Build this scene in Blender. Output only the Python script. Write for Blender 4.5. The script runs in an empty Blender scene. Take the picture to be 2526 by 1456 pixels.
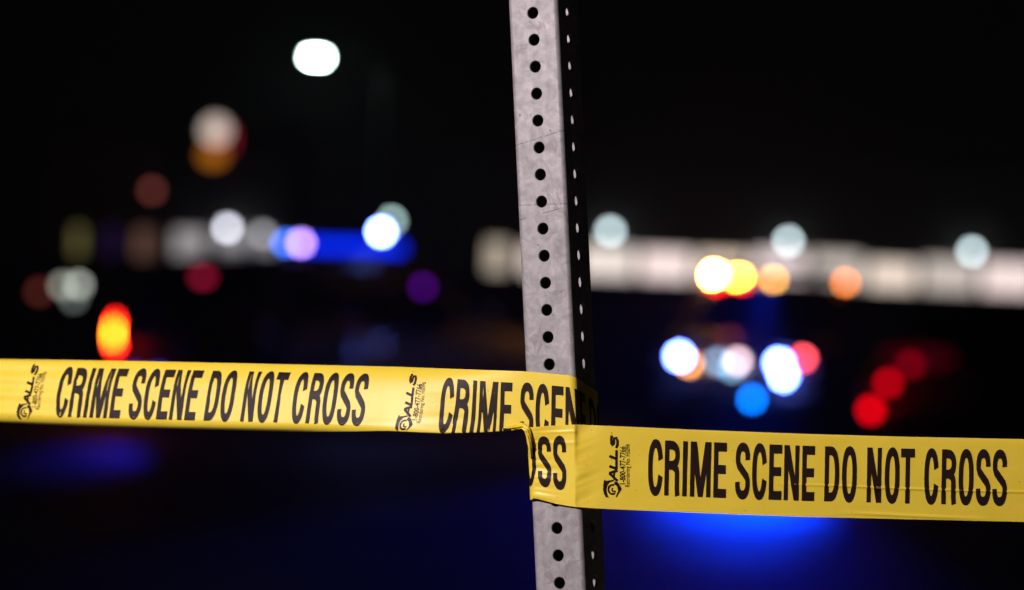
import bpy, bmesh, math, random
import numpy as np
from mathutils import Vector, Matrix
from mathutils.geometry import delaunay_2d_cdt

random.seed(7)
R = math.radians
scene = bpy.context.scene
col = scene.collection

# ---------------------------------------------------------------- camera
CAM_H = 1.30
FPX = 9469.0                       # focal length in units of a 2525 px wide frame (135 mm on 36 mm)
ROLL = R(2.4)
PITCH = math.atan(33.0 / FPX)
FWD = Vector((0, math.cos(PITCH), math.sin(PITCH)))
R0 = Vector((1, 0, 0))
U0 = R0.cross(FWD)
RIGHT = R0 * math.cos(ROLL) + U0 * math.sin(ROLL)
UP = -R0 * math.sin(ROLL) + U0 * math.cos(ROLL)
CPOS = Vector((0, 0, CAM_H))
cam_d = bpy.data.cameras.new('camera')
cam = bpy.data.objects.new('camera', cam_d)
col.objects.link(cam)
m3 = Matrix((RIGHT, UP, -FWD)).transposed()
cam.matrix_world = Matrix.Translation(CPOS) @ m3.to_4x4()
cam_d.sensor_width = 36.0
cam_d.lens = 135.0
cam_d.clip_start = 0.05
cam_d.clip_end = 3000
cam_d.dof.use_dof = True
cam_d.dof.focus_distance = 3.585
cam_d.dof.aperture_fstop = 4.15
APERTURE = 0.135 / 4.15
scene.camera = cam

# ---------------------------------------------------------------- world, sun, exposure
world = bpy.data.worlds.new('World')
scene.world = world
world.use_nodes = True
wn = world.node_tree
sky_n = wn.nodes.new('ShaderNodeTexSky')
sky_n.sky_type = 'NISHITA'
sky_n.sun_disc = False
sky_n.sun_elevation = R(-6)
sky_n.sun_rotation = R(200)
bgn = wn.nodes['Background']
bgn.inputs['Strength'].default_value = 0.01
wn.links.new(sky_n.outputs['Color'], bgn.inputs['Color'])

sun_d = bpy.data.lights.new('moon', 'SUN')
sun_d.energy = 0.003
sun_d.angle = R(0.5)
sun_d.color = (0.8, 0.88, 1.0)
sun = bpy.data.objects.new('moon', sun_d)
sun.rotation_euler = (R(50), 0, R(-20))
col.objects.link(sun)

# off-camera flash that lights the post and the tape (a small lamp beside the photographer)
fl_d = bpy.data.lights.new('camera_flash', 'SPOT')
fl_d.energy = 455.0
fl_d.shadow_soft_size = 0.035
fl_d.spot_size = R(60)
fl_d.spot_blend = 0.7
fl_d.color = (1.0, 0.9, 0.92)
flash = bpy.data.objects.new('camera_flash', fl_d)
col.objects.link(flash)

vs = scene.view_settings
vs.view_transform = 'Standard'
vs.look = 'None'
vs.exposure = 0.0
vs.gamma = 1.0
vs.use_curve_mapping = False
scene.render.engine = 'CYCLES'
scene.cycles.use_denoising = True
scene.cycles.use_adaptive_sampling = False
scene.cycles.max_bounces = 6
scene.cycles.caustics_reflective = False
scene.cycles.caustics_refractive = False


# ---------------------------------------------------------------- helpers
def P(x, y, d):
    """world point at depth d seen at (x, y) of the 2525 x 1456 frame"""
    return CPOS + FWD * d + RIGHT * ((x - 1262.5) / FPX * d) + UP * ((728 - y) / FPX * d)


def proj(p):
    v = Vector(p) - CPOS
    d = v.dot(FWD)
    return 1262.5 + v.dot(RIGHT) / d * FPX, 728 - v.dot(UP) / d * FPX


def tag(o, label=None, cat=None, group=None, kind=None):
    if label: o['label'] = label
    if cat: o['category'] = cat
    if group: o['group'] = group
    if kind: o['kind'] = kind
    return o


def empty(name, loc, rz=0.0):
    o = bpy.data.objects.new(name, None)
    o.empty_display_size = 0.2
    o.location = loc
    o.rotation_euler = (0, 0, rz)
    col.objects.link(o)
    return o


class MB:
    def __init__(s):
        s.v = []; s.f = []

    def add(s, v, f):
        b = len(s.v)
        s.v += [tuple(x) for x in v]
        s.f += [tuple(i + b for i in q) for q in f]
        return s

    def box(s, x0, x1, y0, y1, z0, z1):
        v = [(x, y, z) for z in (z0, z1) for y in (y0, y1) for x in (x0, x1)]
        return s.add(v, [(0, 2, 3, 1), (4, 5, 7, 6), (0, 1, 5, 4), (2, 6, 7, 3), (0, 4, 6, 2), (1, 3, 7, 5)])

    def rbox(s, x0, x1, y0, y1, z0, z1, b):
        """box with chamfered edges on all sides"""
        bm = bmesh.new()
        bmesh.ops.create_cube(bm, size=1)
        for v in bm.verts:
            v.co = Vector(((x0 + x1) / 2 + v.co.x * (x1 - x0), (y0 + y1) / 2 + v.co.y * (y1 - y0), (z0 + z1) / 2 + v.co.z * (z1 - z0)))
        bmesh.ops.bevel(bm, geom=list(bm.edges), offset=b, segments=2, profile=0.5, affect='EDGES')
        bm.verts.index_update()
        s.add([v.co[:] for v in bm.verts], [[v.index for v in f.verts] for f in bm.faces])
        bm.free()
        return s

    def ell(s, c, r, nu=14, nv=8):
        v = []; f = []
        for j in range(nv + 1):
            t = math.pi * j / nv
            for i in range(nu):
                a = 2 * math.pi * i / nu
                v.append((c[0] + r[0] * math.sin(t) * math.cos(a), c[1] + r[1] * math.sin(t) * math.sin(a), c[2] + r[2] * math.cos(t)))
        for j in range(nv):
            for i in range(nu):
                f.append((j * nu + i, (j + 1) * nu + i, (j + 1) * nu + (i + 1) % nu, j * nu + (i + 1) % nu))
        return s.add(v, f)

    def tube(s, pts, rad, n=10):
        pts = [Vector(p) for p in pts]
        rad = rad if isinstance(rad, (list, tuple)) else [rad] * len(pts)
        rings = []
        for i, p in enumerate(pts):
            d = (pts[min(i + 1, len(pts) - 1)] - pts[max(i - 1, 0)]).normalized()
            a = Vector((0, 0, 1)) if abs(d.z) < 0.9 else Vector((1, 0, 0))
            e1 = d.cross(a).normalized(); e2 = d.cross(e1)
            rings.append([p + (e1 * math.cos(2 * math.pi * k / n) + e2 * math.sin(2 * math.pi * k / n)) * rad[i] for k in range(n)])
        v = [q for r in rings for q in r]
        f = [(i * n + k, i * n + (k + 1) % n, (i + 1) * n + (k + 1) % n, (i + 1) * n + k) for i in range(len(pts) - 1) for k in range(n)]
        f.append(tuple(range(n - 1, -1, -1)))
        f.append(tuple((len(pts) - 1) * n + k for k in range(n)))
        return s.add(v, f)

    def lathe(s, prof, c, axis='y', n=28):
        """profile of (radius, along) turned about an axis through c"""
        v = []; f = []
        for r, h in prof:
            for k in range(n):
                a = 2 * math.pi * k / n
                if axis == 'y': v.append((c[0] + r * math.cos(a), c[1] + h, c[2] + r * math.sin(a)))
                elif axis == 'x': v.append((c[0] + h, c[1] + r * math.cos(a), c[2] + r * math.sin(a)))
                else: v.append((c[0] + r * math.cos(a), c[1] + r * math.sin(a), c[2] + h))
        for i in range(len(prof) - 1):
            for k in range(n):
                f.append((i * n + k, i * n + (k + 1) % n, (i + 1) * n + (k + 1) % n, (i + 1) * n + k))
        return s.add(v, f)

    def plate(s, quad, t):
        """thin slab on a planar polygon, thickness t along its normal"""
        q = [Vector(p) for p in quad]
        nrm = (q[1] - q[0]).cross(q[-1] - q[0]).normalized() * t
        n = len(q)
        v = q + [p + nrm for p in q]
        f = [tuple(range(n - 1, -1, -1)), tuple(range(n, 2 * n))]
        f += [(i, (i + 1) % n, n + (i + 1) % n, n + i) for i in range(n)]
        return s.add(v, f)

    def build(s, name, mat, parent=None, smooth=None, loc=None):
        me = bpy.data.meshes.new(name)
        me.from_pydata(s.v, [], s.f)
        bm = bmesh.new(); bm.from_mesh(me)
        bmesh.ops.recalc_face_normals(bm, faces=bm.faces)
        bm.to_mesh(me); bm.free()
        if smooth is not None:
            me.polygons.foreach_set('use_smooth', [True] * len(me.polygons))
            me.set_sharp_from_angle(angle=R(smooth))
        me.materials.append(mat)
        me.update()
        o = bpy.data.objects.new(name, me)
        if loc is not None: o.location = loc
        if parent is not None: o.parent = parent
        col.objects.link(o)
        return o


def nodes(m):
    m.use_nodes = True
    return m.node_tree.nodes, m.node_tree.links, m.node_tree.nodes['Principled BSDF']


def pmat(name, colr, rough=0.5, metal=0.0, spec=0.5, var=0.0, scale=8.0, coat=0.0):
    m = bpy.data.materials.new(name)
    n, l, b = nodes(m)
    b.inputs['Base Color'].default_value = (*colr, 1)
    b.inputs['Roughness'].default_value = rough
    b.inputs['Metallic'].default_value = metal
    b.inputs['Specular IOR Level'].default_value = spec
    b.inputs['Coat Weight'].default_value = coat
    if var > 0:
        tc = n.new('ShaderNodeTexCoord'); nz = n.new('ShaderNodeTexNoise')
        nz.inputs['Scale'].default_value = scale; nz.inputs['Detail'].default_value = 5
        l.new(tc.outputs['Object'], nz.inputs['Vector'])
        mr = n.new('ShaderNodeMapRange')
        mr.inputs['To Min'].default_value = 1 - var; mr.inputs['To Max'].default_value = 1 + var
        l.new(nz.outputs['Fac'], mr.inputs['Value'])
        mx = n.new('ShaderNodeVectorMath'); mx.operation = 'SCALE'
        mx.inputs[0].default_value = colr
        l.new(mr.outputs['Result'], mx.inputs['Scale'])
        l.new(mx.outputs['Vector'], b.inputs['Base Color'])
        mr2 = n.new('ShaderNodeMapRange')
        mr2.inputs['To Min'].default_value = max(0.02, rough - 0.1); mr2.inputs['To Max'].default_value = min(1, rough + 0.1)
        l.new(nz.outputs['Fac'], mr2.inputs['Value'])
        l.new(mr2.outputs['Result'], b.inputs['Roughness'])
    return m


_em = {}


def emat(colr, name='lamp_glow'):
    k = tuple(round(c, 3) for c in colr)
    if k in _em: return _em[k]
    m = bpy.data.materials.new(name)
    m.use_nodes = True
    n = m.node_tree.nodes; l = m.node_tree.links
    n.remove(n['Principled BSDF'])
    e = n.new('ShaderNodeEmission')
    mxv = max(colr)
    e.inputs['Color'].default_value = (*[c / mxv for c in colr], 1)
    e.inputs['Strength'].default_value = mxv
    l.new(e.outputs[0], n['Material Output'].inputs['Surface'])
    _em[k] = m
    return m


def coc(d):                                   # blur circle, in frame pixels, of a point at distance d
    return APERTURE * FPX / 3.585 * (1 - 3.585 / d)


def lamp(name, parent, loc, r, d, colr, smooth=60):
    """small lit lens (ellipsoid radii r); colr is how bright its blur disc should read"""
    rr = r if isinstance(r, (list, tuple)) else (r, r, r)
    ex = 2 * max(rr[0], rr[1]) * FPX / d; ez = 2 * rr[2] * FPX / d
    c0 = coc(d)
    cov = min(1.0, ex / c0) * min(1.0, ez / c0)
    return MB().ell(loc, rr).build(name, emat([c / cov for c in colr]), parent, smooth)


# ---------------------------------------------------------------- materials
M = {}
M['black_trim'] = pmat('black_trim', (0.012, 0.012, 0.013), 0.5, var=0.2)
M['tyre'] = pmat('tyre_rubber', (0.015, 0.015, 0.015), 0.85, var=0.25, scale=20)
M['rim'] = pmat('wheel_rim', (0.25, 0.25, 0.26), 0.35, 0.8, var=0.15)
M['glass'] = pmat('tinted_glass', (0.006, 0.007, 0.008), 0.12, spec=0.15, var=0.1, scale=3)
M['dark_paint'] = pmat('dark_paint', (0.008, 0.009, 0.011), 0.55, spec=0.25, coat=0.05, var=0.15, scale=3)
M['red_paint'] = pmat('dark_red_paint', (0.16, 0.006, 0.008), 0.3, coat=0.6, var=0.15, scale=3)
M['chrome'] = pmat('chrome', (0.4, 0.4, 0.42), 0.2, 1.0, var=0.1)
M['red_lens'] = pmat('red_lens', (0.08, 0.003, 0.003), 0.3, var=0.15)
M['clear_lens'] = pmat('clear_lens', (0.05, 0.05, 0.05), 0.15, var=0.1)
M['plate'] = pmat('number_plate', (0.4, 0.4, 0.38), 0.5, var=0.1)
M['stucco'] = pmat('dark_stucco', (0.045, 0.04, 0.04), 0.9, var=0.3, scale=4)
M['brick'] = pmat('brick_red', (0.22, 0.11, 0.07), 0.9, var=0.3, scale=12)
M['roof'] = pmat('roof_membrane', (0.03, 0.03, 0.032), 0.9, var=0.3)
M['frame'] = pmat('aluminium_frame', (0.12, 0.11, 0.10), 0.5, 0.4, var=0.2)
M['block'] = pmat('dark_masonry', (0.035, 0.034, 0.036), 0.95, var=0.35, scale=6)
M['cap'] = pmat('coping_stone', (0.06, 0.06, 0.06), 0.9, var=0.3, scale=6)
M['pole'] = pmat('painted_pole', (0.03, 0.032, 0.033), 0.5, 0.3, var=0.2)
M['concrete'] = pmat('concrete_pavement', (0.22, 0.21, 0.20), 0.9, var=0.25, scale=5)


def asphalt():
    m = bpy.data.materials.new('damp_asphalt')
    n, l, b = nodes(m)
    tc = n.new('ShaderNodeTexCoord')
    nz = n.new('ShaderNodeTexNoise'); nz.inputs['Scale'].default_value = 0.35; nz.inputs['Detail'].default_value = 6
    nf = n.new('ShaderNodeTexNoise'); nf.inputs['Scale'].default_value = 60; nf.inputs['Detail'].default_value = 4
    l.new(tc.outputs['Object'], nz.inputs['Vector']); l.new(tc.outputs['Object'], nf.inputs['Vector'])
    cr = n.new('ShaderNodeValToRGB')
    cr.color_ramp.elements[0].color = (0.022, 0.022, 0.023, 1); cr.color_ramp.elements[1].color = (0.06, 0.058, 0.056, 1)
    l.new(nf.outputs['Fac'], cr.inputs['Fac'])
    l.new(cr.outputs['Color'], b.inputs['Base Color'])
    mr = n.new('ShaderNodeMapRange'); mr.inputs['From Min'].default_value = 0.35; mr.inputs['From Max'].default_value = 0.65
    mr.inputs['To Min'].default_value = 0.58; mr.inputs['To Max'].default_value = 0.72
    l.new(nz.outputs['Fac'], mr.inputs['Value'])
    l.new(mr.outputs['Result'], b.inputs['Roughness'])
    bp = n.new('ShaderNodeBump'); bp.inputs['Strength'].default_value = 0.05; bp.inputs['Distance'].default_value = 0.002
    l.new(nf.outputs['Fac'], bp.inputs['Height']); l.new(bp.outputs['Normal'], b.inputs['Normal'])
    return m


M['asphalt'] = asphalt()


def galvanised():
    m = bpy.data.materials.new('galvanised_steel')
    n, l, b = nodes(m)
    tc = n.new('ShaderNodeTexCoord')

    def noise(scale, detail=4, rough=0.55, vec=None, dist=0.0):
        q = n.new('ShaderNodeTexNoise')
        q.inputs['Scale'].default_value = scale; q.inputs['Detail'].default_value = detail
        q.inputs['Roughness'].default_value = rough; q.inputs['Distortion'].default_value = dist
        l.new(vec or tc.outputs['Object'], q.inputs['Vector'])
        return q.outputs['Fac']

    def math_(op, a, c=None, d=None):
        q = n.new('ShaderNodeMath'); q.operation = op
        for i, x in enumerate((a, c, d)):
            if x is None: continue
            if isinstance(x, (int, float)): q.inputs[i].default_value = x
            else: l.new(x, q.inputs[i])
        return q.outputs[0]

    def ramp(v, a, c, lo=0.0, hi=1.0):
        q = n.new('ShaderNodeMapRange')
        q.inputs['From Min'].default_value = a; q.inputs['From Max'].default_value = c
        q.inputs['To Min'].default_value = lo; q.inputs['To Max'].default_value = hi
        l.new(v, q.inputs['Value'])
        return q.outputs['Result']

    vor = n.new('ShaderNodeTexVoronoi'); vor.inputs['Scale'].default_value = 130
    vor.inputs['Randomness'].default_value = 1.0
    warp = n.new('ShaderNodeTexNoise'); warp.inputs['Scale'].default_value = 60; warp.inputs['Detail'].default_value = 3
    l.new(tc.outputs['Object'], warp.inputs['Vector'])
    mixv = n.new('ShaderNodeVectorMath'); mixv.operation = 'MULTIPLY_ADD'
    l.new(warp.outputs['Color'], mixv.inputs[0]); mixv.inputs[1].default_value = (0.02, 0.02, 0.02)
    l.new(tc.outputs['Object'], mixv.inputs[2]); l.new(mixv.outputs[0], vor.inputs['Vector'])
    sepc = n.new('ShaderNodeSeparateColor'); l.new(vor.outputs['Color'], sepc.inputs[0])
    spang = ramp(sepc.outputs[0], 0, 1, 0.90, 1.08)
    mott = ramp(noise(85, 6, 0.65, dist=0.6), 0.3, 0.72, 0.68, 1.22)
    big = ramp(noise(16, 4), 0.3, 0.7, 0.90, 1.08)
    # vertical handling streaks
    mp = n.new('ShaderNodeMapping'); mp.inputs['Scale'].default_value = (260, 260, 9)
    l.new(tc.outputs['Object'], mp.inputs['Vector'])
    streak = ramp(noise(1.0, 3, vec=mp.outputs['Vector']), 0.35, 0.7, 0.95, 1.05)
    v = math_('MULTIPLY', math_('MULTIPLY', spang, mott), math_('MULTIPLY', big, streak))
    # brownish stains with ragged outlines
    st = ramp(noise(34, 5, 0.6, dist=1.2), 0.625, 0.645)
    # dark nicks
    nick = ramp(noise(210, 2, 0.5), 0.735, 0.755)
    # two hairline scratches running across the face
    sep = n.new('ShaderNodeSeparateXYZ'); l.new(tc.outputs['Object'], sep.inputs[0])
    scr = None
    for z0, sl in SCRATCH:
        e = math_('SUBTRACT', sep.outputs['Z'], math_('MULTIPLY_ADD', sep.outputs['X'], sl, z0))
        e = math_('ABSOLUTE', math_('ADD', e, math_('MULTIPLY', math_('SUBTRACT', noise(300, 2), 0.5), 0.0012)))
        k = ramp(e, 0.0002, 0.00055, 1.0, 0.0)
        k = math_('MULTIPLY', k, ramp(noise(140, 2), 0.42, 0.5))
        scr = k if scr is None else math_('MAXIMUM', scr, k)
    base = n.new('ShaderNodeVectorMath'); base.operation = 'SCALE'
    base.inputs[0].default_value = (0.33, 0.30, 0.31)
    l.new(v, base.inputs['Scale'])
    mx = n.new('ShaderNodeMix'); mx.data_type = 'RGBA'
    l.new(math_('MULTIPLY', st, 0.6), mx.inputs[0]); l.new(base.outputs[0], mx.inputs[6]); mx.inputs[7].default_value = (0.20, 0.165, 0.16, 1)
    mx2 = n.new('ShaderNodeMix'); mx2.data_type = 'RGBA'
    l.new(math_('MULTIPLY', math_('MAXIMUM', nick, scr), 0.75), mx2.inputs[0]); l.new(mx.outputs[2], mx2.inputs[6]); mx2.inputs[7].default_value = (0.07, 0.05, 0.05, 1)
    l.new(mx2.outputs[2], b.inputs['Base Color'])
    b.inputs['Metallic'].default_value = 0.15
    l.new(ramp(noise(120, 4), 0.3, 0.7, 0.42, 0.6), b.inputs['Roughness'])
    bp = n.new('ShaderNodeBump'); bp.inputs['Strength'].default_value = 0.25; bp.inputs['Distance'].default_value = 0.0006
    l.new(math_('ADD', mott, math_('MULTIPLY', streak, 2.0)), bp.inputs['Height']); l.new(bp.outputs['Normal'], b.inputs['Normal'])
    return m


# ---------------------------------------------------------------- ground
g = MB().add([(-600, -60, 0), (600, -60, 0), (600, 1500, 0), (-600, 1500, 0)], [(0, 1, 2, 3)]).build('road', M['asphalt'])
tag(g, kind='structure')
pv = MB().box(-40, 40, -8, 6.2, -0.05, 0.12)
o = pv.build('pavement', M['concrete']); tag(o, kind='structure')
for k in range(26):
    kb = MB().rbox(-39 + k * 3.0, -39 + k * 3.0 + 2.985, 6.2, 6.35, -0.05, 0.125, 0.012)
    kb.build('kerb_stone', M['cap'], o)

# ---------------------------------------------------------------- the sign post
HW = 0.0254; RC = 0.0045; WT = 0.0027; PITCHH = 0.0254; HR = 0.0055
YAW = R(25)
A_AX = (UP - RIGHT * 0.0462 + FWD * 0.07).normalized()
NF = -FWD * math.cos(YAW) - RIGHT * math.sin(YAW)
NF = (NF - A_AX * NF.dot(A_AX)).normalized()
LY = -NF                                   # into the post, away from the front face
LX = LY.cross(A_AX).normalized()           # to the right along the front face
HOLE0 = P(1338.5, 564.5, 3.585)            # centre of one front hole
LZ0 = (HOLE0.z) / A_AX.z                   # length of post from ground to that hole
ORG = HOLE0 + LY * HW - A_AX * LZ0         # axis foot
PM = Matrix((LX, LY, A_AX)).transposed().to_4x4()
PM.translation = ORG


def PL(x, y, z):
    return ORG + LX * x + LY * y + A_AX * z


def zloc(px, py):                          # height along the post of a frame position on its front face
    z = LZ0
    for _ in range(6):
        q = PL(0, -HW, z)
        z += (proj(q)[1] - py) / FPX * 3.585
    return z


SCRATCH = [(zloc(0, 341), 0.20), (zloc(0, 527), 0.17), (zloc(0, 505), -0.05)]
M['steel'] = galvanised()


def build_post():
    n_below = int(LZ0 / PITCHH)
    zs = [LZ0 + (k - n_below) * PITCHH for k in range(0, n_below + 46)]
    mb = MB()
    NS = 24
    flat = HW - RC
    for side in range(4):
        ca, sa = [(1, 0), (0, 1), (-1, 0), (0, -1)][side]

        def tr(x, y, z):
            return (x * ca - y * sa, x * sa + y * ca, z)
        for z0 in zs:
            # border points matching the circle points
            ring = []; bord = []
            for k in range(NS):
                a = 2 * math.pi * (k + 0.5) / NS
                c, s_ = math.cos(a), math.sin(a)
                ring.append((HR * c, HR * s_))
                sc = min(flat / abs(c), (PITCHH / 2) / abs(s_))
                bord.append((c * sc, s_ * sc))
            corners = [(flat, PITCHH / 2), (-flat, PITCHH / 2), (-flat, -PITCHH / 2), (flat, -PITCHH / 2)]
            for c in corners:              # snap the nearest border point to the corner
                j = min(range(NS), key=lambda q: (bord[q][0] - c[0]) ** 2 + (bord[q][1] - c[1]) ** 2)
                bord[j] = c
            rim = 0.0005
            ring_o = [(x * (HR + rim) / HR, y * (HR + rim) / HR) for x, y in ring]
            v = [tr(x, -HW, z0 + y) for x, y in bord] + [tr(x, -HW, z0 + y) for x, y in ring_o] \
                + [tr(x, -HW + rim, z0 + y) for x, y in ring] + [tr(x, -HW + WT, z0 + y) for x, y in ring] + [tr(x, -HW + WT, z0 + y) for x, y in bord]
            f = [(q * NS + k, q * NS + (k + 1) % NS, (q + 1) * NS + (k + 1) % NS, (q + 1) * NS + k) for q in range(4) for k in range(NS)]
            mb.add(v, f)
        # rounded corner to the right of this side
        zb, zt = zs[0] - PITCHH / 2, zs[-1] + PITCHH / 2
        na = 11
        nz = len(zs)
        for rad in (RC, RC - WT):
            v = []
            for i in range(nz + 1):
                zz = zb + (zt - zb) * i / nz
                for k in range(na):
                    a = -math.pi / 2 + math.pi / 2 * k / (na - 1)
                    v.append(tr(flat + rad * math.cos(a), -flat + rad * math.sin(a), zz))
            f = [(i * na + k, i * na + k + 1, (i + 1) * na + k + 1, (i + 1) * na + k) for i in range(nz) for k in range(na - 1)]
            mb.add(v, f)
    # merge, consistent normals
    me = bpy.data.meshes.new('sign_post')
    me.from_pydata(mb.v, [], mb.f)
    bm = bmesh.new(); bm.from_mesh(me)
    bmesh.ops.recalc_face_normals(bm, faces=bm.faces)
    bm.to_mesh(me); bm.free()
    me.polygons.foreach_set('use_smooth', [True] * len(me.polygons))
    me.set_sharp_from_angle(angle=R(32))
    me.materials.append(M['steel'])
    o = bpy.data.objects.new('sign_post', me)
    o.matrix_world = PM
    col.objects.link(o)
    tag(o, 'leaning square galvanised steel sign post with rows of round punched holes', 'post')


build_post()
# flash stands to the left of the photographer
FA = R(42)
fd = -FWD * math.cos(FA) - RIGHT * math.sin(FA) + UP * 0.53
fd.normalize()
flash.location = PL(0.0, 0, zloc(0, 760)) + fd * 3.0
flash.rotation_euler = (-(fd)).to_track_quat('-Z', 'Y').to_euler()

# ---------------------------------------------------------------- the tape, one strip wrapped once round the post
TW = 0.0768                                # 3 inch film


def poly_interp(tab, x):
    return float(np.interp(x, [t[0] for t in tab], [t[1] for t in tab]))


TOP_L = [(-900, 872), (0, 885.7), (316, 890.7), (631, 897.5), (947, 904.5), (1298, 917), (1418, 928)]
TOP_R = [(1301, 1056), (1350, 1051), (1420, 1047.5), (1696, 1060), (1973, 1070.5), (2229, 1077.8), (2525, 1083.7), (4000, 1100)]


def plan_path():
    """points (x, y) in post axes, with a tag for each stretch"""
    pts = []
    step = 0.0015
    o1 = 0.0022
    phi = R(25 - 22)
    # left run, from far left to the front right corner, leaving the front face by 3 degrees
    x_end = HW - RC
    n = int(0.82 / step)
    for i in range(n):
        t = (n - i) * step
        pts.append((x_end - t * math.cos(phi), -HW - o1 - t * math.sin(phi), 'L'))
    o2 = 0.0034
    # corners, sides
    cs = [((HW - RC), -(HW - RC), -90), ((HW - RC), (HW - RC), 0), (-(HW - RC), (HW - RC), 90), (-(HW - RC), -(HW - RC), 180)]
    offs = [o1, 0.0012, 0.0012, 0.0018, o2]
    for k, (cx, cy, a0) in enumerate(cs):
        for j in range(9):
            a = R(a0 + 90 * j / 9)
            rr = RC + offs[k] + (offs[k + 1] - offs[k]) * j / 9
            pts.append((cx + rr * math.cos(a), cy + rr * math.sin(a), 'W'))
        # straight side after the corner
        a = R(a0 + 90)
        nx, ny = math.cos(a), math.sin(a)
        tx, ty = -math.sin(a), math.cos(a)
        ns = int(2 * (HW - RC) / step)
        for j in range(ns):
            t = 2 * (HW - RC) * j / ns
            pts.append((cx + nx * (RC + offs[k + 1]) + tx * t, cy + ny * (RC + offs[k + 1]) + ty * t, 'W' if k < 3 else 'F'))
    # front right corner again, turning only 25 degrees, then the free run
    cx, cy = HW - RC, -(HW - RC)
    rr = RC + o2
    for j in range(8):
        a = R(-90 + 25 * j / 8)
        pts.append((cx + rr * math.cos(a), cy + rr * math.sin(a), 'F'))
    a = R(-65)
    bx, by = cx + rr * math.cos(a), cy + rr * math.sin(a)
    for j in range(int(0.75 / step)):
        t = j * step
        pts.append((bx + t * math.cos(R(25)), by + t * math.sin(R(25)), 'Rr'))
    return pts


def sm(a, b, x):
    t = min(1, max(0, (x - a) / (b - a)))
    return t * t * (3 - 2 * t)


def vnoise(seed):
    rs = np.random.RandomState(seed)
    tab = rs.rand(4096) * 2 - 1

    def f(x):
        i = np.floor(x).astype(int); t = x - i
        t = t * t * (3 - 2 * t)
        return tab[i % 4096] * (1 - t) + tab[(i + 1) % 4096] * t
    return f


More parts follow.
